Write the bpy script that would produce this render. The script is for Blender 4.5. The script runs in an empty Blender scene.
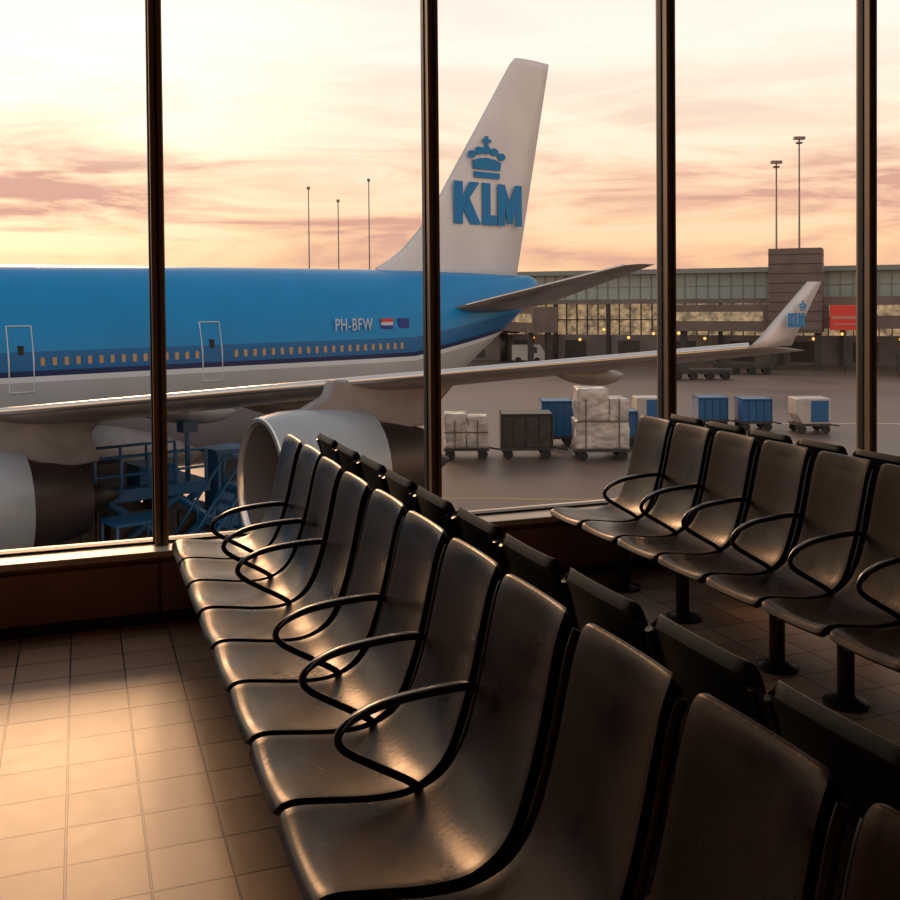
import bpy, bmesh, math, random
from mathutils import Vector, Matrix, noise
random.seed(4)
scene=bpy.context.scene
scene.view_settings.view_transform='Standard'
COL=scene.collection

# ---------------------------------------------------------------- materials
def mat(name,color=(.5,.5,.5),rough=.5,metal=0.,coat=0.,emit=None,estr=0.,spec=.5):
    m=bpy.data.materials.new(name); m.use_nodes=True
    b=m.node_tree.nodes['Principled BSDF']
    b.inputs['Base Color'].default_value=(*color,1)
    b.inputs['Roughness'].default_value=rough
    b.inputs['Metallic'].default_value=metal
    b.inputs['Coat Weight'].default_value=coat
    b.inputs['Specular IOR Level'].default_value=spec
    if emit:
        b.inputs['Emission Color'].default_value=(*emit,1)
        b.inputs['Emission Strength'].default_value=estr
    return m
def N(m,t,**k):
    n=m.node_tree.nodes.new(t)
    for a,v in k.items(): setattr(n,a,v)
    return n
def L(m,a,b): m.node_tree.links.new(a,b)
def bs(m): return m.node_tree.nodes['Principled BSDF']
def noise_color(m,c1,c2,scale,detail=4,stretch=(1,1,1),lo=.35,hi=.65,rough=None,bump=0):
    tc=N(m,'ShaderNodeTexCoord'); mp=N(m,'ShaderNodeMapping'); mp.inputs['Scale'].default_value=stretch
    no=N(m,'ShaderNodeTexNoise'); no.inputs['Scale'].default_value=scale; no.inputs['Detail'].default_value=detail
    cr=N(m,'ShaderNodeValToRGB'); cr.color_ramp.elements[0].position=lo; cr.color_ramp.elements[1].position=hi
    cr.color_ramp.elements[0].color=(*c1,1); cr.color_ramp.elements[1].color=(*c2,1)
    L(m,tc.outputs['Object'],mp.inputs['Vector']); L(m,mp.outputs[0],no.inputs['Vector'])
    L(m,no.outputs['Fac'],cr.inputs['Fac']); L(m,cr.outputs['Color'],bs(m).inputs['Base Color'])
    if rough:
        mr=N(m,'ShaderNodeMapRange'); mr.inputs['To Min'].default_value=rough[0]; mr.inputs['To Max'].default_value=rough[1]
        mr.inputs['From Min'].default_value=.3; mr.inputs['From Max'].default_value=.7
        L(m,no.outputs['Fac'],mr.inputs['Value']); L(m,mr.outputs[0],bs(m).inputs['Roughness'])
    if bump:
        n2=N(m,'ShaderNodeTexNoise'); n2.inputs['Scale'].default_value=scale*12; L(m,tc.outputs['Object'],n2.inputs['Vector'])
        bp=N(m,'ShaderNodeBump'); bp.inputs['Strength'].default_value=bump; bp.inputs['Distance'].default_value=.002
        L(m,n2.outputs['Fac'],bp.inputs['Height']); L(m,bp.outputs[0],bs(m).inputs['Normal'])
    return m

leather=noise_color(mat('black_leather',spec=.30),(.006,.0028,.0015),(.040,.018,.009),5.5,8,lo=.32,hi=.68,rough=(.22,.44),bump=.2)
bs(leather).inputs['Specular Tint'].default_value=(1,.72,.48,1)
shell_m=mat('seat_back_shell',(.006,.0045,.0035),.5,spec=.25)
frame_m=mat('black_metal',(.009,.007,.006),.28,0.0,coat=.2,spec=.45)
steel_m=mat('dark_steel',(.02,.017,.015),.4,.4)
mull_m=mat('anodised_mullion',(.36,.24,.14),.36,.5)
mull_d=mat('mullion_gasket',(.012,.01,.009),.5)
wall_m=noise_color(mat('brown_panel',rough=.45),(.30,.165,.105),(.36,.20,.13),3)
sill_m=mat('sill_stone',(.75,.62,.48),.3)
ceil_m=mat('ceiling_paint',(.34,.27,.21),.8)
back_m=noise_color(mat('interior_wall',rough=.7),(.20,.125,.08),(.24,.15,.10),2)

# floor tile
floor_m=mat('floor_tile',rough=.35)
tc=N(floor_m,'ShaderNodeTexCoord'); mp=N(floor_m,'ShaderNodeMapping'); mp.inputs['Location'].default_value=(.06+.213*40,.05+.213*40,0)
br=N(floor_m,'ShaderNodeTexBrick'); br.offset=0; br.squash=1
br.inputs['Scale'].default_value=1; br.inputs['Brick Width'].default_value=.213; br.inputs['Row Height'].default_value=.213
br.inputs['Mortar Size'].default_value=.0038; br.inputs['Mortar Smooth'].default_value=.2; br.inputs['Bias'].default_value=0
br.inputs['Color1'].default_value=(.58,.375,.24,1); br.inputs['Color2'].default_value=(.40,.25,.155,1); br.inputs['Mortar'].default_value=(.04,.022,.013,1)
nz=N(floor_m,'ShaderNodeTexNoise'); nz.inputs['Scale'].default_value=14; nz.inputs['Detail'].default_value=6
mx=N(floor_m,'ShaderNodeMix',data_type='RGBA',blend_type='MULTIPLY'); mx.inputs['Factor'].default_value=.18
L(floor_m,tc.outputs['Object'],mp.inputs[0]); L(floor_m,mp.outputs[0],br.inputs['Vector']); L(floor_m,tc.outputs['Object'],nz.inputs['Vector'])
L(floor_m,br.outputs['Color'],mx.inputs['A']); L(floor_m,nz.outputs['Fac'],mx.inputs['B']); L(floor_m,mx.outputs['Result'],bs(floor_m).inputs['Base Color'])
mr=N(floor_m,'ShaderNodeMapRange'); mr.inputs['To Min'].default_value=.37; mr.inputs['To Max'].default_value=.43
L(floor_m,nz.outputs['Fac'],mr.inputs['Value']); L(floor_m,mr.outputs[0],bs(floor_m).inputs['Roughness'])
bp=N(floor_m,'ShaderNodeBump'); bp.invert=True; bp.inputs['Distance'].default_value=.002; bp.inputs['Strength'].default_value=.6
L(floor_m,br.outputs['Fac'],bp.inputs['Height']); L(floor_m,bp.outputs[0],bs(floor_m).inputs['Normal'])

# glass: transparent + weak gloss
glass_m=bpy.data.materials.new('window_glass'); glass_m.use_nodes=True
nt=glass_m.node_tree; nt.nodes.clear()
o=nt.nodes.new('ShaderNodeOutputMaterial'); t=nt.nodes.new('ShaderNodeBsdfTransparent'); t.inputs[0].default_value=(.985,.975,.955,1)
g=nt.nodes.new('ShaderNodeBsdfGlossy'); g.inputs['Roughness'].default_value=.02; mxs=nt.nodes.new('ShaderNodeMixShader')
fr=nt.nodes.new('ShaderNodeFresnel'); fr.inputs['IOR'].default_value=1.28
nt.links.new(fr.outputs[0],mxs.inputs[0]); nt.links.new(t.outputs[0],mxs.inputs[1]); nt.links.new(g.outputs[0],mxs.inputs[2]); nt.links.new(mxs.outputs[0],o.inputs[0])

# ---------------------------------------------------------------- geometry helpers
def empty(name,loc=(0,0,0),rz=0):
    e=bpy.data.objects.new(name,None); COL.objects.link(e); e.location=loc; e.rotation_euler=(0,0,rz); e.empty_display_size=.3; return e
def obj(name,bm,mats,parent=None,smooth=False,bevel=0):
    me=bpy.data.meshes.new(name); bm.normal_update(); bm.to_mesh(me); bm.free()
    if not isinstance(mats,(list,tuple)): mats=[mats]
    for m in mats: me.materials.append(m)
    ob=bpy.data.objects.new(name,me); COL.objects.link(ob)
    if smooth: me.polygons.foreach_set('use_smooth',[True]*len(me.polygons))
    if parent: ob.parent=parent
    if bevel:
        b=ob.modifiers.new('bev','BEVEL'); b.width=bevel; b.segments=2; b.limit_method='ANGLE'
    return ob
def box(bm,x0,x1,y0,y1,z0,z1,mi=0):
    v=[bm.verts.new(p) for p in [(x0,y0,z0),(x1,y0,z0),(x1,y1,z0),(x0,y1,z0),(x0,y0,z1),(x1,y0,z1),(x1,y1,z1),(x0,y1,z1)]]
    for f in [(3,2,1,0),(4,5,6,7),(0,1,5,4),(1,2,6,5),(2,3,7,6),(3,0,4,7)]:
        fc=bm.faces.new([v[i] for i in f]); fc.material_index=mi
def cyl(bm,p0,p1,r0,r1=None,n=16,mi=0,cap=True):
    if r1 is None: r1=r0
    p0=Vector(p0); p1=Vector(p1); d=(p1-p0).normalized()
    a=d.orthogonal().normalized(); b=d.cross(a)
    A=[];B=[]
    for i in range(n):
        t=2*math.pi*i/n; o=a*math.cos(t)+b*math.sin(t)
        A.append(bm.verts.new(p0+o*r0)); B.append(bm.verts.new(p1+o*r1))
    for i in range(n):
        f=bm.faces.new([A[i],A[(i+1)%n],B[(i+1)%n],B[i]]); f.material_index=mi; f.smooth=True
    if cap:
        f=bm.faces.new(A[::-1]); f.material_index=mi; f=bm.faces.new(B); f.material_index=mi
def loft(bm,rings,mi=0,cap=True):
    R=[[bm.verts.new(p) for p in r] for r in rings]; n=len(R[0])
    for a,b in zip(R,R[1:]):
        for i in range(n):
            f=bm.faces.new([a[i],a[(i+1)%n],b[(i+1)%n],b[i]]); f.material_index=mi; f.smooth=True
    if cap:
        f=bm.faces.new(R[0][::-1]); f.material_index=mi; f=bm.faces.new(R[-1]); f.material_index=mi
def catmull(P,sub):
    P=[Vector(p) for p in P]; Q=[P[0]*2-P[1]]+P+[P[-1]*2-P[-2]]; out=[]
    for i in range(1,len(Q)-2):
        for k in range(sub):
            t=k/sub; a,b,c,d=Q[i-1:i+3]
            out.append(.5*((2*b)+(c-a)*t+(2*a-5*b+4*c-d)*t*t+(3*b-a-3*c+d)*t**3))
    out.append(P[-1]); return out
def tubes(name,paths,r,m,parent,res=3,flat=None):
    cu=bpy.data.curves.new(name,'CURVE'); cu.dimensions='3D'; cu.bevel_depth=r; cu.bevel_resolution=res; cu.use_fill_caps=True
    for P in paths:
        s=cu.splines.new('POLY'); s.points.add(len(P)-1)
        for i,p in enumerate(P): s.points[i].co=(*p,1)
    ob=bpy.data.objects.new(name,cu); COL.objects.link(ob); cu.materials.append(m)
    if parent: ob.parent=parent
    return ob
def simple(name,b,m,parent=None,bevel=0):
    bm=bmesh.new(); box(bm,*b); return obj(name,bm,m,parent,bevel=bevel)

# ---------------------------------------------------------------- room
X0,X1=-4.6,9.5; YB=-3.5; WY=5.02; GY=5.19; CZ=3.7; SZ=.345
simple('floor',(X0,X1,YB,5.4,-.2,0),floor_m)
simple('ceiling',(X0,X1,YB,5.4,CZ,CZ+.2),ceil_m)
simple('wall_left',(X0-.15,X0,YB,5.4,-.2,CZ),back_m)
simple('wall_right',(X1,X1+.15,YB,5.4,-.2,CZ),back_m)
simple('wall_back',(X0,X1,YB-.15,YB,-.2,CZ),back_m)
bm=bmesh.new(); box(bm,X0,X1,WY+.03,5.36,0,SZ-.03)
for i in range(-3,7):      # panel fronts with joints
    x=.34+i*1.43
    box(bm,max(x+.006,X0),min(x+1.424,X1),WY,WY+.03,.05,SZ-.06)
obj('wall_window',bm,wall_m,bevel=.004)
simple('trim_1',(X0,X1,WY-.02,5.32,SZ-.03,SZ),sill_m,bevel=.006)
simple('baseboard_window',(X0,X1,WY-.008,WY+.03,0,.05),mull_d)
mx_=[-2.47,-1.05,.358,1.775,3.228,4.69,6.15,7.63]
k=2
for x in mx_:
    bm=bmesh.new()
    box(bm,x-.030,x+.030,GY-.07,GY+.05,SZ,CZ,0)
    box(bm,x-.008,x+.008,GY-.082,GY-.07,SZ,CZ,1)
    box(bm,x-.037,x-.030,GY-.02,GY+.03,SZ,CZ,1); box(bm,x+.030,x+.037,GY-.02,GY+.03,SZ,CZ,1)
    obj('trim_%d'%k,bm,[mull_m,mull_d],bevel=.006); k+=1
bm=bmesh.new(); box(bm,X0,X1,GY-.02,GY+.04,SZ,SZ+.012)
obj('trim_%d'%k,bm,mull_d); k+=1
xs=[X0]+mx_+[X1]
for i,(a,b) in enumerate(zip(xs,xs[1:])):
    bm=bmesh.new(); v=[bm.verts.new(p) for p in [(a+.03,GY,SZ+.012),(b-.03,GY,SZ+.012),(b-.03,GY,CZ),(a+.03,GY,CZ)]]; bm.faces.new(v)
    obj('window_%d'%(i+1),bm,glass_m)

# ---------------------------------------------------------------- seating
PROF=[(-.022,.868),(-.010,.862),(.004,.835),(.018,.79),(.036,.71),(.060,.605),(.090,.505),(.122,.435),(.165,.388),(.235,.36),(.33,.360),(.43,.374),(.50,.382),(.535,.374),(.552,.350)]
def seat_row(xt,f,y0,n,pitch,arms,legs):
    root=empty('airport_seating_row',(xt,y0,0))
    w=pitch*.438
    pr=catmull([(a,0,b) for a,b in PROF],4)
    S=[0]
    for a,b in zip(pr,pr[1:]): S.append(S[-1]+(b-a).length)
    T=S[-1]; M=12
    bm=bmesh.new()
    for c in range(n):
        cy=(c+.5)*pitch; rr=.032
        dy=random.uniform(-.004,.004); dt=random.uniform(-.012,.012)
        G=[]
        for p,s in zip(pr,S):
            d=min(s,T-s); tw=min(1,max(0,(s/T-.42)/.2)); hw=w-.012*(1-tw)+.007*tw
            if d<rr: hw-= (rr-math.sqrt(max(0,rr*rr-(rr-d)**2)))*.6
            row=[]
            for j in range(M+1):
                q=-1+2*j/M; dish=.014*(1-q*q)
                tt=min(1,max(0,(s/T-.42)/.16))
                x=p.x-dish*(1-tt)*min(1,.3+s/.1); z=p.z-dish*tt*min(1,(T-s)/.08+.2)
                row.append(bm.verts.new(((x+dt*(p.z-.36))*f, cy+dy+q*hw, z)))
            G.append(row)
        for a,b in zip(G,G[1:]):
            for j in range(M):
                q=[a[j],a[j+1],b[j+1],b[j]]
                if f>0: q=q[::-1]
                fc=bm.faces.new(q); fc.smooth=True
    ob=obj('upholstery',bm,[leather,shell_m,frame_m],root,smooth=True)
    so=ob.modifiers.new('sol','SOLIDIFY'); so.thickness=.030; so.offset=-1; so.material_offset=1; so.material_offset_rim=1
    be=ob.modifiers.new('bev','BEVEL'); be.width=.008; be.segments=3; be.limit_method='ANGLE'; be.angle_limit=math.radians(50)
    P=[]
    low=pr[6:-4]
    for c in range(n):
        for e in (-1,1):
            yy=(c+.5)*pitch+e*(w+.001)
            P.append([((p.x-.022)*f,yy,p.z-.020) for p in low])
    tubes('side_frames',P,.012,frame_m,root,2)
    ap=catmull([(.052,0,.585),(.10,0,.592),(.20,0,.588),(.30,0,.575),(.375,0,.548),(.402,0,.515),(.385,0,.482),(.32,0,.44),(.235,0,.39),(.19,0,.355)],4)
    A=[]
    for a in arms:
        yy=a*pitch
        A.append([((p.x)*f,yy,p.z) for p in ap])
    if A:
        tubes('armrests',A,.0100,frame_m,root,3)
        bm=bmesh.new()
        top=catmull([(.07,0,.603),(.10,0,.608),(.20,0,.604),(.30,0,.591),(.365,0,.566),(.395,0,.54)],3)
        for a in arms:
            yy=a*pitch
            rings=[]
            for i,p in enumerate(top):
                ww=.020*(1 if 0<i<len(top)-1 else .6)
                rings.append([(p.x*f+dx*.3,yy+dyy*ww,p.z-.010+dz*.007) for dx,dyy,dz in [(0,-1,0),(0,-.7,.8),(0,0,1),(0,.7,.8),(0,1,0),(0,.7,-.8),(0,0,-1),(0,-.7,-.8)]])
            loft(bm,rings)
        bmesh.ops.recalc_face_normals(bm,faces=bm.faces)
        obj('arm_pads',bm,frame_m,root)
    bm=bmesh.new()
    box(bm,min(.24*f,.31*f),max(.24*f,.31*f),.03,n*pitch-.03,.245,.295)
    for c in range(n+1):
        yy=min(max(c*pitch,.03),n*pitch-.03)
        box(bm,min(.10*f,.46*f),max(.10*f,.46*f),yy-.012,yy+.012,.290,.325)
    obj('beam',bm,frame_m,root,bevel=.004)
    bm=bmesh.new()
    for ly in legs:
        cyl(bm,(.275*f,ly,.0),(.275*f,ly,.26),.032,n=20)
        cyl(bm,(.275*f,ly,.0),(.275*f,ly,.012),.085,n=28)
        cyl(bm,(.275*f,ly,.012),(.275*f,ly,.03),.08,.036,n=28)
    obj('legs',bm,steel_m,root,bevel=.002)
    return root
PT=.398
seat_row(.947,-1,.697,11,PT,[4,5,6,8,9,10],[.35,1.45,2.5,3.55])
seat_row(1.145,1,.697,11,PT,[1,3,5,7,9],[.5,1.6,2.7,3.75])
P3=.368
seat_row(2.95,-1,5.06-11*P3,11,P3,[1,2,3,4,5,6,7,8,9,10],[3.7,3.15,2.45,2.05,1.2,.4])
seat_row(3.17,1,5.06-11*P3,11,P3,[2,4,6,8,10],[3.6,2.75,1.9,.9])

# ---------------------------------------------------------------- aircraft
AL=(4.14,34.66,0); ang=math.atan2(.334,.942)
air=empty('passenger_airliner',AL,ang)
blue=(.0,.24,.58)
fus_m=mat('airliner_livery',rough=.30,spec=.28)
tc=N(fus_m,'ShaderNodeTexCoord'); sp=N(fus_m,'ShaderNodeSeparateXYZ'); L(fus_m,tc.outputs['Object'],sp.inputs[0])
def mth(m,op,a,b):
    n=N(m,'ShaderNodeMath',operation=op)
    for i,v in enumerate((a,b)):
        if isinstance(v,(int,float)): n.inputs[i].default_value=v
        elif v is not None: L(m,v,n.inputs[i])
    return n.outputs[0]
rise=mth(fus_m,'MULTIPLY',mth(fus_m,'MAXIMUM',mth(fus_m,'SUBTRACT',sp.outputs['X'],7.0),0),.13)
zz=mth(fus_m,'SUBTRACT',sp.outputs['Z'],rise)
fac=mth(fus_m,'MULTIPLY',mth(fus_m,'ADD',zz,4.0),1/8)
cr=N(fus_m,'ShaderNodeValToRGB'); cr.color_ramp.interpolation='CONSTANT'
E=cr.color_ramp.elements
def pos(z): return (z+4)/8
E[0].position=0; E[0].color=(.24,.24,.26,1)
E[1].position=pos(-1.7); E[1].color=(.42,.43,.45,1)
for z,c in [(-.66,(.66,.71,.77)),(-.52,(.004,.02,.10)),(-.36,(.0,.13,.36)),(.16,blue)]:
    e=E.new(pos(z)); e.color=(*c,1)
L(fus_m,fac,cr.inputs[0])
nz=N(fus_m,'ShaderNodeTexNoise'); nz.inputs['Scale'].default_value=.8
mxx=N(fus_m,'ShaderNodeMix',data_type='RGBA',blend_type='MULTIPLY'); mxx.inputs['Factor'].default_value=.2
L(fus_m,tc.outputs['Object'],nz.inputs['Vector']); L(fus_m,cr.outputs[0],mxx.inputs['A']); L(fus_m,nz.outputs['Fac'],mxx.inputs['B'])
L(fus_m,mxx.outputs['Result'],bs(fus_m).inputs['Base Color'])
white_m=noise_color(mat('aircraft_white',rough=.4),(.60,.60,.63),(.66,.66,.69),.6)
wing_m=noise_color(mat('aircraft_grey',rough=.34),(.15,.145,.15),(.22,.215,.22),1.5)
nac_m=mat('nacelle_paint',(.29,.33,.37),.33,.1,coat=.2)
lip_m=mat('polished_metal',(.62,.60,.58),.22,.95)
duct_m=mat('intake_duct',(.12,.11,.11),.5)
dark_m=mat('dark_exhaust',(.03,.026,.024),.45,.6)
blue_m=mat('airline_blue',(0,.18,.46),.4,spec=.3)
cab_m=mat('cabin_window',(.16,.09,.04),.2,emit=(1,.55,.2),estr=.14)  # faint gold emission stands in for sunset light showing through the cabin
mark_m=mat('marking_white',(.50,.57,.63),.4)
tyre_m=mat('tyre',(.02,.02,.02),.8)

SEC=[(-32,-1.0,.15),(-31.4,-1.0,.95),(-30,-.7,2.0),(-28,-.3,3.1),(-25,.0,3.65),(-21,.05,3.8),(-17,-.15,3.65),(-13,-.5,3.32),(-9,-.57,3.25),(-2,-.57,3.25),(4,-.57,3.25),(7,-.28,2.95),(9.3,.27,2.38),(11.5,.95,1.65),(13.3,1.5,1.02),(14.5,1.95,.55),(14.95,2.1,.28)]
sec=catmull([(a,b,c) for a,b,c in SEC],4)
def sec_at(s):
    for a,b in zip(sec,sec[1:]):
        if a.x<=s<=b.x:
            t=(s-a.x)/(b.x-a.x+1e-9); return a.y+(b.y-a.y)*t, a.z+(b.z-a.z)*t
    return sec[-1].y,sec[-1].z
RY=.69
def surf(s,z):
    c,r=sec_at(s); q=max(-.99,min(.99,(z-c)/r)); return RY*r*math.sqrt(1-q*q)
bm=bmesh.new()
loft(bm,[[(p.x,RY*p.z*math.sin(2*math.pi*i/48),p.y+p.z*math.cos(2*math.pi*i/48)) for i in range(48)] for p in sec])
bmesh.ops.recalc_face_normals(bm,faces=bm.faces)
obj('fuselage',bm,fus_m,air,smooth=True)
bm=bmesh.new()
fr_=[(-17,-3.0,.3),(-15,-2.9,1.4),(-11,-2.8,1.75),(-6,-2.8,1.7),(-3,-2.95,1.2),(-1,-3.2,.4)]
loft(bm,[[(p.x,2.6*(p.z/1.75)**.5*math.sin(2*math.pi*i/32),p.y+p.z*.95*math.cos(2*math.pi*i/32)) for i in range(32)] for p in catmull(fr_,4)])
bmesh.ops.recalc_face_normals(bm,faces=bm.faces); obj('belly_fairing',bm,wing_m,air,smooth=True)

def airfoil(le,te,z,th,y,cam=.0):
    up=[];lo=[]
    for t in [0,.02,.08,.2,.4,.6,.8,1]:
        h=th*(1.48*math.sqrt(t)-.63*t-1.758*t*t+1.42*t**3-.51*t**4)*1.0
        x=le+(te-le)*t
        up.append((x,y,z+h*.6-cam*t)); lo.append((x,y,z-h*1.25-cam*t))
    return up+lo[::-1]
def zw(p): return -1.80+.118*p
for side,nm in ((-1,'wing_port'),(1,'wing_starboard')):
    bm=bmesh.new(); R=[]
    for p,te in [(1.2,-5.0),(4,-4.2),(8,-2.7),(11,-1.2),(14,.5),(17,2.2),(19.7,3.0),(20.05,3.0)]:
        le=1.35-.88*(20-p); th=max(.24,1.55-.066*p)*.5
        if p>20: le+=.4; th*=.5
        R.append(airfoil(le,te,zw(p),th,side*p,.12))
    loft(bm,R); bmesh.ops.recalc_face_normals(bm,faces=bm.faces); obj(nm,bm,wing_m,air,smooth=True)
    P=[(1.35-.88*(20-p)-.0,side*p,zw(p)+.03) for p in [2.4,8,14,19.9]]
    tubes('leading_edge',[P],.085,lip_m,air,2)
    bm=bmesh.new()
    R=[]
    for t,a,b in [(0,1.15,2.65),(.12,1.40,2.7),(1,2.62,3.15)]:
        y=side*(19.95+.35*t); z=zw(20)+1.26*t
        R.append([(a,y,z),(a+(b-a)*.3,y-.04*(1-t*.5),z),(b,y,z),(a+(b-a)*.3,y+.04*(1-t*.5),z)])
    loft(bm,R); bmesh.ops.recalc_face_normals(bm,faces=bm.faces); obj('winglet',bm,white_m,air)
    bm=bmesh.new()
    for p,sc in ((5.5,1),(9.6,1),(12,.9),(16,.75)):
        te=-5+.43*p if p<8 else -2.7+(p-8)*.55
        pts=catmull([(te-2.6*sc,-.1,.02),(te-1.6*sc,-.28,.17),(te-.4*sc,-.40,.2),(te+.3*sc,-.42,.12),(te+.6*sc,-.38,.02)],3)
        loft(bm,[[(q.x,side*p+q.z*.8*sc*math.sin(2*math.pi*i/12),zw(p)+q.y*sc+q.z*1.3*sc*math.cos(2*math.pi*i/12)) for i in range(12)] for q in pts])
    bmesh.ops.recalc_face_normals(bm,faces=bm.faces); obj('flap_fairings',bm,wing_m,air,smooth=True)
    for p,si,cz in ((13.9,-5.95,-2.0),(7.8,-11.0,-3.0)):
        e=bmesh.new(); y=side*p; RX=.74
        def ring(s,r,n=32): return [(si+s,y+RX*r*math.sin(2*math.pi*i/n),cz+r*math.cos(2*math.pi*i/n)) for i in range(n)]
        loft(e,[ring(1.1,.98),ring(.5,1.06),ring(.12,1.16)],mi=4,cap=False)
        loft(e,[ring(.12,1.16),ring(.0,1.22),ring(.05,1.30)],mi=1,cap=False)
        loft(e,[ring(.05,1.30),ring(.5,1.38),ring(1.1,1.40),ring(1.9,1.36),ring(2.5,1.24)],mi=0,cap=False)
        loft(e,[ring(2.5,1.24),ring(2.5,1.18),ring(2.3,1.0)],mi=2,cap=False)
        loft(e,[ring(2.3,1.08),ring(3.1,.98),ring(3.9,.78)],mi=3,cap=False)
        loft(e,[ring(3.9,.78),ring(3.9,.70),ring(3.4,.5)],mi=2,cap=False)
        loft(e,[ring(3.4,.45),ring(4.2,.3),ring(4.7,.05)],mi=2)
        loft(e,[ring(1.1,.98),ring(1.15,.3),ring(.8,.05)],mi=2)
        bmesh.ops.recalc_face_normals(e,faces=e.faces)
        obj('engine',e,[nac_m,lip_m,dark_m,mat('core_cowl',(.07,.055,.05),.38,.7),duct_m],air,smooth=True)
        bm=bmesh.new(); le=1.35-.88*(20-p); zt=zw(p)
        outl=[(si+.8,cz+1.30),(si+1.5,cz+1.62),(le-.3,zt+.10),(le+2.9,zt-.12),(le+2.4,zt-.55),(si+4.2,cz+.85),(si+3.3,cz+.8),(si+2.4,cz+1.1)]
        A=[bm.verts.new((a,y-.18,b)) for a,b in outl]; B=[bm.verts.new((a,y+.18,b)) for a,b in outl]
        bm.faces.new(A); bm.faces.new(B[::-1])
        for i in range(len(outl)): bm.faces.new([A[i],B[i],B[(i+1)%len(outl)],A[(i+1)%len(outl)]])
        bmesh.ops.recalc_face_normals(bm,faces=bm.faces); obj('pylon',bm,wing_m,air,bevel=.06)
    bm=bmesh.new()
    loft(bm,[airfoil(8.9,13.6,1.15,.34,side*.9),airfoil(9.6,13.8,1.3,.32,side*1.8),airfoil(13.7,15.2,2.75,.10,side*6.1),airfoil(14.2,15.2,2.80,.04,side*6.3)])
    bmesh.ops.recalc_face_normals(bm,faces=bm.faces); obj('tailplane',bm,wing_m,air,smooth=True)
    tubes('tailplane_edge',[[(9.6,side*1.8,1.32),(13.7,side*6.1,2.76)]],.05,lip_m,air,2)
# fin
bm=bmesh.new(); R=[]
TL_=[0,.05,.2,.45,.75,1]
for z,le in [(2.2,6.3),(2.75,6.7),(3.05,7.3),(3.5,7.95),(4.3,8.78),(5.67,9.8),(8.5,11.72),(11.3,13.6),(11.6,13.9)]:
    te=14.0+(z-2.9)*.218; h=.24-.012*(z-2)
    c=[(le+(te-le)*t,h*m_,z) for t,m_ in zip(TL_,[0,.45,.85,1,.6,.05])]
    R.append(c+[(a,-b,q) for a,b,q in c[::-1][:-1]])
loft(bm,R); bmesh.ops.recalc_face_normals(bm,faces=bm.faces); obj('fin',bm,white_m,air,smooth=True)

def polys(name,P,m,parent,x0,z0,sx,sz,y):
    bm=bmesh.new()
    for poly in P:
        bm.faces.new([bm.verts.new((x0+a*sx,y,z0+b*sz)) for a,b in poly])
    r=bmesh.ops.extrude_face_region(bm,geom=bm.faces[:])
    bmesh.ops.translate(bm,vec=(0,-.02,0),verts=[v for v in r['geom'] if isinstance(v,bmesh.types.BMVert)])
    bmesh.ops.recalc_face_normals(bm,faces=bm.faces)
    return obj(name,bm,m,parent)
KLM=[[(0,0),(.125,0),(.125,1),(0,1)],
     [(.125,.36),(.22,.62),(.365,1),(.225,1),(.125,.66)],
     [(.125,.36),(.235,0),(.385,0),(.22,.62),(.15,.50)],
     [(.405,0),(.615,0),(.615,.24),(.525,.24),(.525,1),(.405,1)],
     [(.635,0),(.74,0),(.74,1),(.635,1)],
     [(.90,0),(1,0),(1,1),(.90,1)],
     [(.74,1),(.74,.45),(.79,.05),(.82,.05),(.82,.55)],
     [(.90,1),(.82,.55),(.82,.05),(.85,.05),(.90,.45)]]
def disc(cx,cy,r,ry=None,n=18): return [(cx+r*math.cos(2*math.pi*i/n),cy+(ry or r)*math.sin(2*math.pi*i/n)) for i in range(n)]
CROWN=[disc(.09,.54,.11,.09),disc(.29,.64,.115,.095),disc(.71,.64,.115,.095),disc(.91,.54,.11,.09),disc(.5,.67,.12,.10),
       [(.455,.75),(.545,.75),(.545,1.0),(.455,1.0)],[(.38,.85),(.455,.85),(.455,.93),(.38,.93)],[(.545,.85),(.62,.85),(.62,.93),(.545,.93)],
       [(.15,0),(.85,0),(.86,.14),(.14,.14)],[(.13,.20),(.87,.20),(.90,.40),(.71,.46),(.5,.49),(.29,.46),(.10,.40)]]
polys('tail_lettering',KLM,blue_m,air,10.32,4.54,3.68,1.70,-.24)
polys('tail_crown',CROWN,blue_m,air,11.12,6.44,1.95,1.70,-.22)
polys('winglet_lettering',KLM,blue_m,air,2.06,.93,.55,.28,-20.24)
polys('winglet_crown',CROWN,blue_m,air,2.34,1.25,.24,.20,-20.30)
bm=bmesh.new(); s=-29
while s<6.6:
    if min(abs(s+1.1),abs(s+6.8),abs(s+15))>.5:
        z=-.10; y=-surf(s,z)
        box(bm,s-.055,s+.055,y-.012,y+.05,z-.11,z+.11)
    s+=.33
obj('cabin_windows',bm,cab_m,air)
P=[]
for sd in (-1.1,-6.8,-15):
    p=[]
    for a,z in [(-.33,-.92),(-.33,0),(-.33,.9),(.33,.9),(.33,0),(.33,-.92),(-.33,-.92)]:
        p.append((sd+a,-surf(sd+a,z)-.005,z))
    P.append(p)
tubes('door_outlines',P,.024,mark_m,air,1)
bm=bmesh.new()
for sd in (-1.1,-6.8,-15):
    y=-surf(sd,.25); box(bm,sd-.07,sd+.07,y-.03,y+.05,.1,.36)
obj('door_windows',bm,dark_m,air)
tx=bpy.data.curves.new('registration','FONT'); tx.body='PH-BFW'; tx.size=.60; tx.extrude=.01; tx.space_character=1.12; tx.materials.append(mark_m)
to=bpy.data.objects.new('registration',tx); COL.objects.link(to); to.parent=air; to.rotation_euler=(math.radians(90),0,0); to.location=(3.45,-surf(4,.45)-.02,.50); to.scale=(.66,1,1)
bm=bmesh.new(); y=-surf(5.6,.6)-.03
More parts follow.
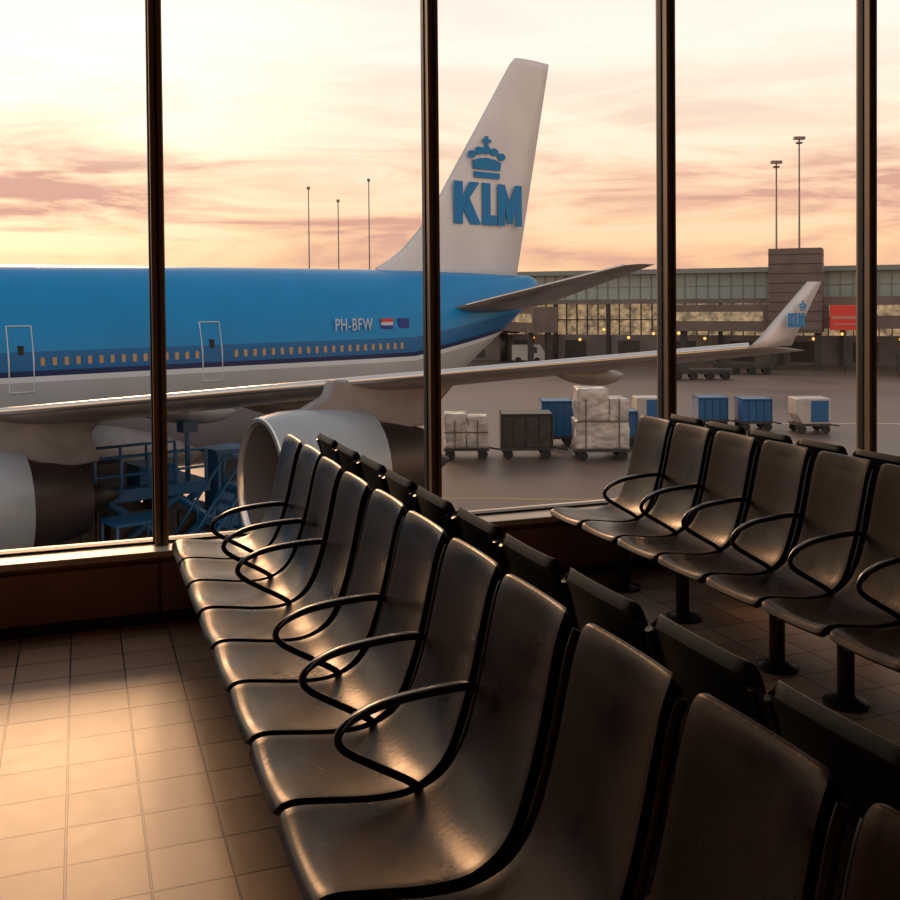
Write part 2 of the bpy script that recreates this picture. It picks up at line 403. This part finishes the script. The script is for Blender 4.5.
box(bm,5.45,5.95,y,y+.05,.76,.88,0); box(bm,5.45,5.95,y,y+.05,.64,.76,1); box(bm,5.45,5.95,y,y+.05,.52,.64,2); box(bm,6.25,6.7,y+.06,y+.12,.52,.88,2)
obj('flag_marking',bm,[mat('flag_red',(.6,.03,.03)),mark_m,mat('flag_blue',(.01,.04,.25))],air)
bm=bmesh.new()
for gx,gy in ((-8.5,-2.6),(-8.5,2.6),(-6.5,-1.3),(-6.5,1.3),(-27,0)):
    cyl(bm,(gx,gy,-2.5),(gx,gy,-4.9),.16,n=12)
    for dx in ((-.55,.55) if gx>-20 else (0,)):
        for dy in (-.35,.35):
            cyl(bm,(gx+dx,gy+dy-.14,-4.9),(gx+dx,gy+dy+.14,-4.9),.6,n=24,mi=1)
    cyl(bm,(gx-.55,gy,-4.9),(gx+.55,gy,-4.9),.1,n=10)
obj('landing_gear',bm,[wing_m,tyre_m],air)

# ---------------------------------------------------------------- apron
GZ=-5.5
ap_m=noise_color(mat('apron_concrete',rough=.5),(.080,.054,.042),(.150,.104,.082),.12,8,rough=(.42,.62))
simple('ground',(-250,350,7,420,GZ-.5,GZ),ap_m)
line_m=mat('paint_line',(.30,.22,.09),.6); wl_m=mat('paint_white',(.35,.31,.28),.6)
r=empty('apron_marking',(20,30,0),math.radians(-25))
for i,(x0,x1,y0,y1,m) in enumerate([(-10,60,0,.2,line_m),(-6,60,22,22.3,wl_m),(14,14.2,-12,22,wl_m),(2,50,9,9.2,wl_m)]):
    simple('stripe_%d'%(i+1),(x0,x1,y0,y1,GZ,GZ+.01),m,r)

vblue=mat('vehicle_blue',(.006,.10,.26),.4,coat=.2); vwhite=mat('vehicle_white',(.5,.48,.46),.45)
cdark=noise_color(mat('container_dark',rough=.5),(.025,.022,.022),(.05,.045,.042),4)
wrap=noise_color(mat('plastic_wrap',rough=.25,coat=.5),(.38,.34,.31),(.62,.57,.53),2.6,7,stretch=(1,1,2.0),lo=.36,hi=.62)
curt=noise_color(mat('container_alu',rough=.4,metal=.5),(.40,.38,.37),(.5,.48,.47),2)
strap=mat('cargo_strap',(.12,.11,.11),.6)
def cart(loc,w,d,h,kind,rz=-.35):
    nm={'dark':'baggage_cart','blue':'baggage_cart','white':'cargo_container_dolly','wrap':'cargo_pallet_dolly'}[kind]
    e=empty(nm,(loc[0],loc[1],GZ),rz)
    bm=bmesh.new()
    box(bm,-w/2,w/2,-d/2,d/2,.38,.50,0)
    cyl(bm,(w/2,0,.42),(w/2+.7,0,.3),.04,n=8,mi=0)
    for x in (-w*.36,w*.36):
        for y in (-d*.42,d*.42): cyl(bm,(x,y-.08,.22),(x,y+.08,.22),.22,n=16,mi=1)
        cyl(bm,(x,-d*.42,.22),(x,d*.42,.22),.05,n=8,mi=0)
    obj('chassis',bm,[cdark,tyre_m],e)
    bm=bmesh.new()
    if kind=='wrap':
        big=h>2.5
        specs=[(-w/2+.05,w/2-.05,.5,h*.55),(-w/2+.12,w*.12,h*.55,h),(w*.14,w/2-.08,h*.55,h*.86)] if big else [(-w/2+.05,-.02,.5,h),(.02,w/2-.05,.5,h-.12)]
        for i,(xa,xb,za,zb) in enumerate(specs):
            q=bmesh.new(); box(q,xa,xb,-d/2+.08,d/2-.08,za,zb)
            bmesh.ops.subdivide_edges(q,edges=q.edges[:],cuts=9,use_grid_fill=True)
            for v in q.verts:
                k_=noise.noise_vector(Vector((v.co.x*1.3+i*3,v.co.y*1.3,v.co.z*1.5+loc[0])))*.07+noise.noise_vector(Vector((v.co.x*3,v.co.y*3,v.co.z*9+i)))*.025
                v.co+=Vector((k_.x,k_.y,k_.z*.3 if v.co.z>za+.05 else 0))
            me=bpy.data.meshes.new('tmp'); q.to_mesh(me); q.free(); bm.from_mesh(me); bpy.data.meshes.remove(me)
        obj('wrapped_load',bm,wrap,e,smooth=True)
        bm=bmesh.new()
        for sx in ((-.3,.3) if big else (-.25,.25)):
            box(bm,w*sx-.025,w*sx+.025,-d/2-.0,-d/2+.03,.5,h*.86)
        box(bm,-w/2+.02,w/2-.02,-d/2-.01,-d/2+.02,.5+(h-.5)*.45,.5+(h-.5)*.45+.05)
        obj('straps',bm,strap,e)
    elif kind=='white':
        o=[(-w/2+.25,.5),(w/2,.5),(w/2,h),(-w/2,h),(-w/2,.95)]
        A=[bm.verts.new((a,-d/2,b)) for a,b in o]; B=[bm.verts.new((a,d/2,b)) for a,b in o]
        bm.faces.new(A); bm.faces.new(B[::-1])
        for i in range(5): bm.faces.new([A[i],B[i],B[(i+1)%5],A[(i+1)%5]])
        bmesh.ops.recalc_face_normals(bm,faces=bm.faces)
        obj('container',bm,curt,e,bevel=.03)
        bm=bmesh.new(); box(bm,-w*.1,w*.42,-d/2-.03,-d/2,.6,h-.1); obj('curtain',bm,vblue,e)
    else:
        m=cdark if kind=='dark' else vblue
        box(bm,-w/2,w/2,-d/2,d/2,h-.08,h); box(bm,-w/2,-w/2+.06,-d/2,d/2,.5,h); box(bm,w/2-.06,w/2,-d/2,d/2,.5,h)
        box(bm,-w/2+.06,w/2-.06,-d/2+.08,-d/2+.12,.5,h-.1); box(bm,-w/2+.06,w/2-.06,d/2-.12,d/2-.08,.5,h-.1)
        for x in (-.25,0,.25): box(bm,w*x-.03,w*x+.03,-d/2,-d/2+.05,.5,h-.08)
        obj('canopy',bm,m,e,bevel=.015)
cart((16.1,42.4),2.0,1.5,2.0,'wrap')
cart((18.6,41.5),2.3,1.6,2.0,'dark')
cart((21.4,44.2),1.5,1.5,2.2,'blue')
cart((21.5,40.0),2.4,1.9,3.1,'wrap')
cart((28.7,48.1),1.3,1.5,1.7,'white')
cart((31.9,46.9),1.6,1.5,1.7,'blue')
cart((33.5,45.3),1.6,1.5,1.7,'blue')
cart((35.5,43.3),1.7,1.5,1.8,'white')
cart((24.2,43.0),1.5,1.4,1.7,'blue')
cart((-.6,25.6),1.6,1.2,2.3,'dark',.35)
# cargo loader
e=empty('cargo_loader',(1.9,27.1,GZ),ang)
bm=bmesh.new()
box(bm,-2.0,2.0,-.9,.9,.55,.95,0)
for x in (-1.5,-.6,.6,1.5):
    for y in (-.8,.8): cyl(bm,(x,y-.15,.4),(x,y+.15,.4),.4,n=18,mi=1)
for y in (-.8,.8):
    for a,b in ((-1.7,.1),(.0,1.8)):
        cyl(bm,(a,y,.85),(b,y,2.2),.11,n=8,mi=0); cyl(bm,(b,y,.85),(a,y,2.2),.11,n=8,mi=0)
box(bm,-2.1,.9,-.95,.95,2.2,2.5,0); box(bm,1.0,2.1,-.95,.95,1.2,1.5,0)
box(bm,-1.6,-.4,-.7,.7,.95,1.9,3); box(bm,.2,1.3,-.6,.6,.95,1.7,3); box(bm,-.3,.1,-.7,.5,.95,2.1,3)
for x in (-2.05,-1.4,-.7,0,.8):
    for y in (-.92,.92): cyl(bm,(x,y,2.4),(x,y,3.3),.045,n=8,mi=0)
for y in (-.92,.92):
    for z in (2.85,3.3): cyl(bm,(-2.05,y,z),(.8,y,z),.04,n=8,mi=0)
box(bm,1.15,1.95,-.9,-.1,1.5,3.1,0); box(bm,1.25,1.85,-.93,-.9,2.2,2.95,2)
box(bm,1.05,2.05,-1.0,0,3.1,3.22,0)
box(bm,-1.9,-1.1,-.5,.5,2.5,3.1,3); box(bm,-.8,.1,-.6,.4,2.5,2.95,0)
cyl(bm,(.5,-.5,2.5),(.5,-.5,3.9),.07,n=10); box(bm,.3,.7,-.7,-.3,3.7,4.0,0)
obj('loader_structure',bm,[vblue,tyre_m,mat('cab_glass',(.03,.04,.05),.1),cdark],e,bevel=.01)
# mobile steps beside the loader
e=empty('mobile_boarding_steps',(3.05,25.0,GZ),.35)
bm=bmesh.new()
box(bm,-.9,.9,-.45,.45,.35,.55,0)
for x in (-.7,.7):
    for y in (-.45,.45): cyl(bm,(x,y-.07,.22),(x,y+.07,.22),.22,n=14,mi=1)
for i in range(8):
    box(bm,-.9+i*.17,-.9+i*.17+.2,-.4,.4,.7+i*.24,.74+i*.24,0)
for y in (-.43,.43):
    cyl(bm,(-.95,y,.6),(.42,y,2.5),.05,n=8); cyl(bm,(-.95,y,1.4),(.42,y,3.2),.035,n=8); cyl(bm,(.42,y,3.2),(.9,y,3.2),.035,n=8)
    for x,z in ((-.95,.6),(-.3,1.5),(.42,2.5),(.9,2.5)): cyl(bm,(x,y,z),(x,y,z+.75),.03,n=8)
    cyl(bm,(.85,y,.5),(.85,y,2.5),.06,n=8); cyl(bm,(.3,y,.5),(.85,y,2.4),.04,n=8)
box(bm,.4,.92,-.45,.45,2.45,2.55,0)
obj('steps_structure',bm,[vblue,tyre_m],e)
for loc,rz in (((4.75,29.3),.5),((.9,24.6),.35)):
    e=empty('baggage_tractor',(*loc,GZ),rz); bm=bmesh.new()
    box(bm,-1.0,1.0,-.55,.55,.35,.95,0); box(bm,-.95,-.1,-.5,.5,.95,1.15,0)
    for x in (-.65,.65):
        for y in (-.5,.5): cyl(bm,(x,y-.12,.3),(x,y+.12,.3),.3,n=16,mi=1)
    for x in (-.35,.75):
        for y in (-.45,.45): cyl(bm,(x,y,.95),(x,y,1.95),.035,n=8,mi=0)
    box(bm,-.42,.85,-.52,.52,1.95,2.03,0); box(bm,.1,.5,-.4,.4,.95,1.15,2); box(bm,.45,.55,-.4,.4,1.1,1.5,2)
    cyl(bm,(-.25,.2,1.0),(-.05,.2,1.35),.03,n=8,mi=1)
    obj('tractor_body',bm,[vblue,tyre_m,cdark],e,bevel=.02)
def vehicle_belt(loc,rz):
    e=empty('belt_loader',(*loc,GZ),rz)
    bm=bmesh.new()
    box(bm,-2.6,2.6,-.7,.7,.5,.9,0)
    for x in (-2,-.7,.7,2): 
        for y in (-.65,.65): cyl(bm,(x,y-.1,.35),(x,y+.1,.35),.35,n=14,mi=1)
    o=[(-3.4,.9),(3.2,2.2),(3.2,2.45),(-3.4,1.15)]
    A=[bm.verts.new((a,-.4,b)) for a,b in o]; B=[bm.verts.new((a,.4,b)) for a,b in o]; bm.faces.new(A); bm.faces.new(B[::-1])
    for i in range(4): bm.faces.new([A[i],B[i],B[(i+1)%4],A[(i+1)%4]])
    box(bm,-2.2,-1.2,-.7,.0,.9,1.9,0)
    bmesh.ops.recalc_face_normals(bm,faces=bm.faces)
    obj('belt_loader_body',bm,[cdark,tyre_m],e)
vehicle_belt((50.0,74.8),-.45); vehicle_belt((57.0,78.5),-.5)

# ---------------------------------------------------------------- far terminal
ta=math.atan2(-39.2,43.4)
T=empty('airport_terminal_building',(39.8,113.2,GZ),ta)
conc=noise_color(mat('terminal_cladding',rough=.6),(.13,.11,.10),(.19,.165,.145),.4)
roofm=mat('terminal_roof',(.20,.235,.235),.4,.3)
gl2=mat('terminal_glass',(.30,.37,.37),.2,.1)
lit=mat('terminal_lit_glass',(.12,.11,.09),.2)
tc=N(lit,'ShaderNodeTexCoord'); mp=N(lit,'ShaderNodeMapping'); mp.inputs['Scale'].default_value=(.9,1,1.1)
no=N(lit,'ShaderNodeTexNoise'); no.inputs['Scale'].default_value=1.3; no.inputs['Detail'].default_value=6; no.inputs['Roughness'].default_value=.7
cr=N(lit,'ShaderNodeValToRGB'); cr.color_ramp.elements[0].position=.40; cr.color_ramp.elements[1].position=.70
cr.color_ramp.elements[0].color=(.10,.07,.045,1); cr.color_ramp.elements[1].color=(.62,.42,.22,1)
L(lit,tc.outputs['Object'],mp.inputs[0]); L(lit,mp.outputs[0],no.inputs['Vector']); L(lit,no.outputs['Fac'],cr.inputs[0]); L(lit,cr.outputs[0],bs(lit).inputs['Emission Color']); bs(lit).inputs['Emission Strength'].default_value=.85
XA,XB=-28,75
bm=bmesh.new()
box(bm,XA,XB,0,14,0,3.0,0)
box(bm,XA,XB,.6,14,3.0,6.4,3)
box(bm,XA,XB,-.6,14,6.4,6.9,0)
box(bm,XA,XB,.2,14,6.9,9.6,2)
box(bm,XA-1,XB+1,-1.0,15,9.6,10.1,1)
x=XA
while x<XB:
    box(bm,x,x+.10,.35,.6,3.0,6.4,4); box(bm,x,x+.07,.05,.2,6.9,9.6,1)
    x+=1.2
x=XA
while x<XB: 
    box(bm,x,x+.4,-.5,0,0,6.4,4)
    box(bm,x+1.2,x+3.6,-.05,.0,.3,2.4,4)
    if int(x)%3==0: box(bm,x+3.9,x+5.4,-.05,0,.6,2.2,3)
    x+=6
box(bm,XA,XB,.4,.6,4.6,4.72,4); box(bm,XA,XB,.1,.2,8.2,8.28,1)
obj('terminal_block',bm,[conc,roofm,gl2,lit,cdark],T)
bm=bmesh.new(); x=XA+2
while x<XB:
    bmesh.ops.create_uvsphere(bm,u_segments=10,v_segments=6,radius=.15,matrix=Matrix.Translation((x,-1.1,3.1+.6*math.sin(x))))
    x+=2.7
obj('facade_lamps',bm,mat('lamp_glow',(1,.5,.2),emit=(1,.36,.08),estr=2.5),T)
jm=noise_color(mat('bridge_cladding',rough=.6),(.12,.09,.078),(.16,.125,.108),.5)
J=empty('passenger_boarding_bridge',(64.9,81.0,GZ),ta)
bm=bmesh.new()
box(bm,-2.4,2.4,-2.2,2.5,3.6,11.6,0); 
for z in range(0,9): box(bm,-2.44,2.44,-2.24,2.5,3.8+z*.9,3.86+z*.9,1)
for x in (-2,2): box(bm,x-.3,x+.3,-1.6,-1.0,0,3.6,1)
box(bm,2.4,14,-1.6,1.6,4.0,7.0,0); box(bm,3,13.6,-1.64,-1.6,5.2,6.2,2)
box(bm,11,11.6,-1,-.4,0,4,1)
box(bm,-13,-2.4,-1.2,1.8,3.7,6.3,0); box(bm,-12.5,-3,-1.24,-1.2,4.7,5.6,2); box(bm,-11,-10.4,-.4,.2,0,3.7,1)
obj('bridge_body',bm,[jm,cdark,lit],J)
J=empty('passenger_boarding_bridge',(44.5,98.5,GZ),ta-.9)
bm=bmesh.new()
box(bm,-8,5,-1.3,1.3,3.6,6.2,0); box(bm,-7.5,4.5,-1.34,-1.3,4.6,5.5,2); cyl(bm,(-8,0,3.2),(-8,0,6.6),1.9,n=20); cyl(bm,(-8,0,0),(-8,0,3.2),.35,n=12,mi=1)
box(bm,3,3.5,-1.2,-.7,0,3.6,1); box(bm,3,3.5,.7,1.2,0,3.6,1)
obj('bridge_body',bm,[jm,cdark,lit],J)
def van(loc,rz,m,w=3.6,h=2.0):
    e=empty('service_van',(*loc,GZ),rz); bm=bmesh.new()
    o=[(-w/2,.35),(w/2,.35),(w/2,1.0),(w/2-.35,1.15),(w/2-.9,h),(-w/2,h)]
    A=[bm.verts.new((a,-.85,b)) for a,b in o]; B=[bm.verts.new((a,.85,b)) for a,b in o]; bm.faces.new(A); bm.faces.new(B[::-1])
    for i in range(6): bm.faces.new([A[i],B[i],B[(i+1)%6],A[(i+1)%6]])
    bmesh.ops.recalc_face_normals(bm,faces=bm.faces)
    for x in (-w*.3,w*.3):
        for y in (-.8,.8): cyl(bm,(x,y-.1,.35),(x,y+.1,.35),.35,n=16,mi=1)
    box(bm,w/2-1.4,w/2-.75,-.87,-.85,1.15,h-.2,2)
    obj('van_body',bm,[m,tyre_m,cdark],e,bevel=.04)
van((46.3,102.0),ta,vwhite); van((36.5,103.0),ta,cdark,4.5,2.6); van((69.5,70.0),ta,cdark,4.2,2.4)
S=empty('advertising_sign',(66.4,76.1,GZ),ta)
bm=bmesh.new(); box(bm,-1.3,1.3,-.15,.15,3.9,6.2,0); box(bm,-1.15,1.15,-.2,-.15,4.9,5.2,1); box(bm,-1.0,.9,-.2,-.15,4.35,4.5,1); box(bm,-.1,.1,-.1,.1,0,3.9,2)
obj('sign_panel',bm,[mat('sign_red',(.45,.03,.02),.4,emit=(.8,.05,.03),estr=.15),mat('sign_text',(.55,.22,.18)),cdark],S,bevel=.02)
mm=mat('mast_steel',(.22,.17,.14),.5,.3)
for x,y,h,w in ((80.3,103.9,17.9,1.3),(82.9,102.9,20.8,1.3),(23.3,108.5,13.7,0),(26.3,107.5,12.3,0),(29.4,106.3,14.5,0)):
    e=empty('floodlight_mast',(x,y,GZ),-.35)
    rr=.15 if w else .09
    bm=bmesh.new(); cyl(bm,(0,0,0),(0,0,h-GZ),rr,rr*.6,n=10)
    if w: box(bm,-w/2,w/2,-.3,.3,h-GZ-.1,h-GZ+.25); cyl(bm,(0,0,h-GZ-.6),(0,0,h-GZ-.4),.4,n=10)
    else: box(bm,-.15,.15,-.15,.15,h-GZ-.2,h-GZ+.1)
    obj('mast',bm,mm,e)

# ---------------------------------------------------------------- sky
w=bpy.data.worlds.new('sunset_sky'); scene.world=w; w.use_nodes=True
nt=w.node_tree; nt.nodes.clear()
def n(t,**k):
    q=nt.nodes.new(t)
    for a,v in k.items(): setattr(q,a,v)
    return q
lk=nt.links.new
out=n('ShaderNodeOutputWorld'); bg=n('ShaderNodeBackground'); lk(bg.outputs[0],out.inputs[0])
tc=n('ShaderNodeTexCoord'); sp=n('ShaderNodeSeparateXYZ'); lk(tc.outputs['Generated'],sp.inputs[0])
g1=n('ShaderNodeValToRGB'); e=g1.color_ramp.elements
e[0].position=0; e[0].color=(.95,.56,.30,1)
e[1].position=1; e[1].color=(.46,.47,.54,1)
for p,c in [(.03,(1.02,.66,.38)),(.08,(1.04,.77,.51)),(.14,(1.06,.89,.69)),(.24,(1.06,.98,.87)),(.5,(.72,.66,.62))]:
    q=e.new(p); q.color=(*c,1)
lk(sp.outputs['Z'],g1.inputs[0])
mp=n('ShaderNodeMapping'); mp.inputs['Scale'].default_value=(1.5,1.5,10); mp.inputs['Location'].default_value=(1.4,.6,.15)
no=n('ShaderNodeTexNoise'); no.inputs['Scale'].default_value=2.5; no.inputs['Detail'].default_value=9; no.inputs['Roughness'].default_value=.62; no.inputs['Distortion'].default_value=.5
lk(tc.outputs['Generated'],mp.inputs[0]); lk(mp.outputs[0],no.inputs['Vector'])
cr=n('ShaderNodeValToRGB'); cr.color_ramp.elements[0].position=.41; cr.color_ramp.elements[0].color=(0,0,0,1); cr.color_ramp.elements[1].position=.60; cr.color_ramp.elements[1].color=(1,1,1,1)
lk(no.outputs['Fac'],cr.inputs[0])
band=n('ShaderNodeValToRGB'); e=band.color_ramp.elements
e[0].position=0; e[0].color=(.25,.25,.25,1); e[1].position=.34; e[1].color=(.02,.02,.02,1)
for p,c in [(.03,.75),(.07,.95),(.12,.92),(.15,.55),(.19,.25),(.25,.12)]:
    q=e.new(p); q.color=(c,c,c,1)
lk(sp.outputs['Z'],band.inputs[0])
mu=n('ShaderNodeMath',operation='MULTIPLY'); lk(cr.outputs[0],mu.inputs[0]); lk(band.outputs[0],mu.inputs[1])
cc=n('ShaderNodeValToRGB'); cc.color_ramp.elements[0].position=.46; cc.color_ramp.elements[0].color=(1.0,.52,.30,1); cc.color_ramp.elements[1].position=.60; cc.color_ramp.elements[1].color=(.70,.38,.30,1)
lk(no.outputs['Fac'],cc.inputs[0])
dt=n('ShaderNodeVectorMath',operation='DOT_PRODUCT'); sd=Vector((-.16,.95,.26)).normalized(); dt.inputs[1].default_value=sd
lk(tc.outputs['Generated'],dt.inputs[0])
gr=n('ShaderNodeMapRange'); gr.interpolation_type='SMOOTHSTEP'; gr.inputs['From Min'].default_value=.90; gr.inputs['From Max'].default_value=1.0; gr.inputs['To Max'].default_value=.40
lk(dt.outputs['Value'],gr.inputs['Value'])
ad=n('ShaderNodeMix',data_type='RGBA',blend_type='ADD'); lk(gr.outputs[0],ad.inputs['Factor']); lk(g1.outputs[0],ad.inputs['A']); ad.inputs['B'].default_value=(1,.82,.48,1)
mx=n('ShaderNodeMix',data_type='RGBA'); lk(mu.outputs[0],mx.inputs['Factor']); lk(ad.outputs['Result'],mx.inputs['A']); lk(cc.outputs[0],mx.inputs['B'])
lk(mx.outputs['Result'],bg.inputs['Color']); bg.inputs['Strength'].default_value=1.06

su=bpy.data.lights.new('sun','SUN'); su.energy=1.35; su.color=(1,.56,.28); su.angle=math.radians(14)
so=bpy.data.objects.new('sun',su); COL.objects.link(so); so.location=(0,20,12)
el=math.radians(21); so.rotation_euler=Vector((.03,-math.cos(el),-math.sin(el))).to_track_quat('-Z','Y').to_euler()

# ---------------------------------------------------------------- camera
cd=bpy.data.cameras.new('camera'); cam=bpy.data.objects.new('camera',cd); COL.objects.link(cam)
cd.sensor_width=36; cd.lens=40.8; cd.shift_y=-.1433; cd.clip_end=1000; cd.clip_start=.05
psi=math.radians(19.94)
M=Matrix.Rotation(-psi,4,'Z')@Matrix.Rotation(math.pi/2-math.radians(1.2),4,'X')@Matrix.Rotation(math.radians(-.5),4,'Z')
M.translation=Vector((0,0,1.527)); cam.matrix_world=M
scene.camera=cam
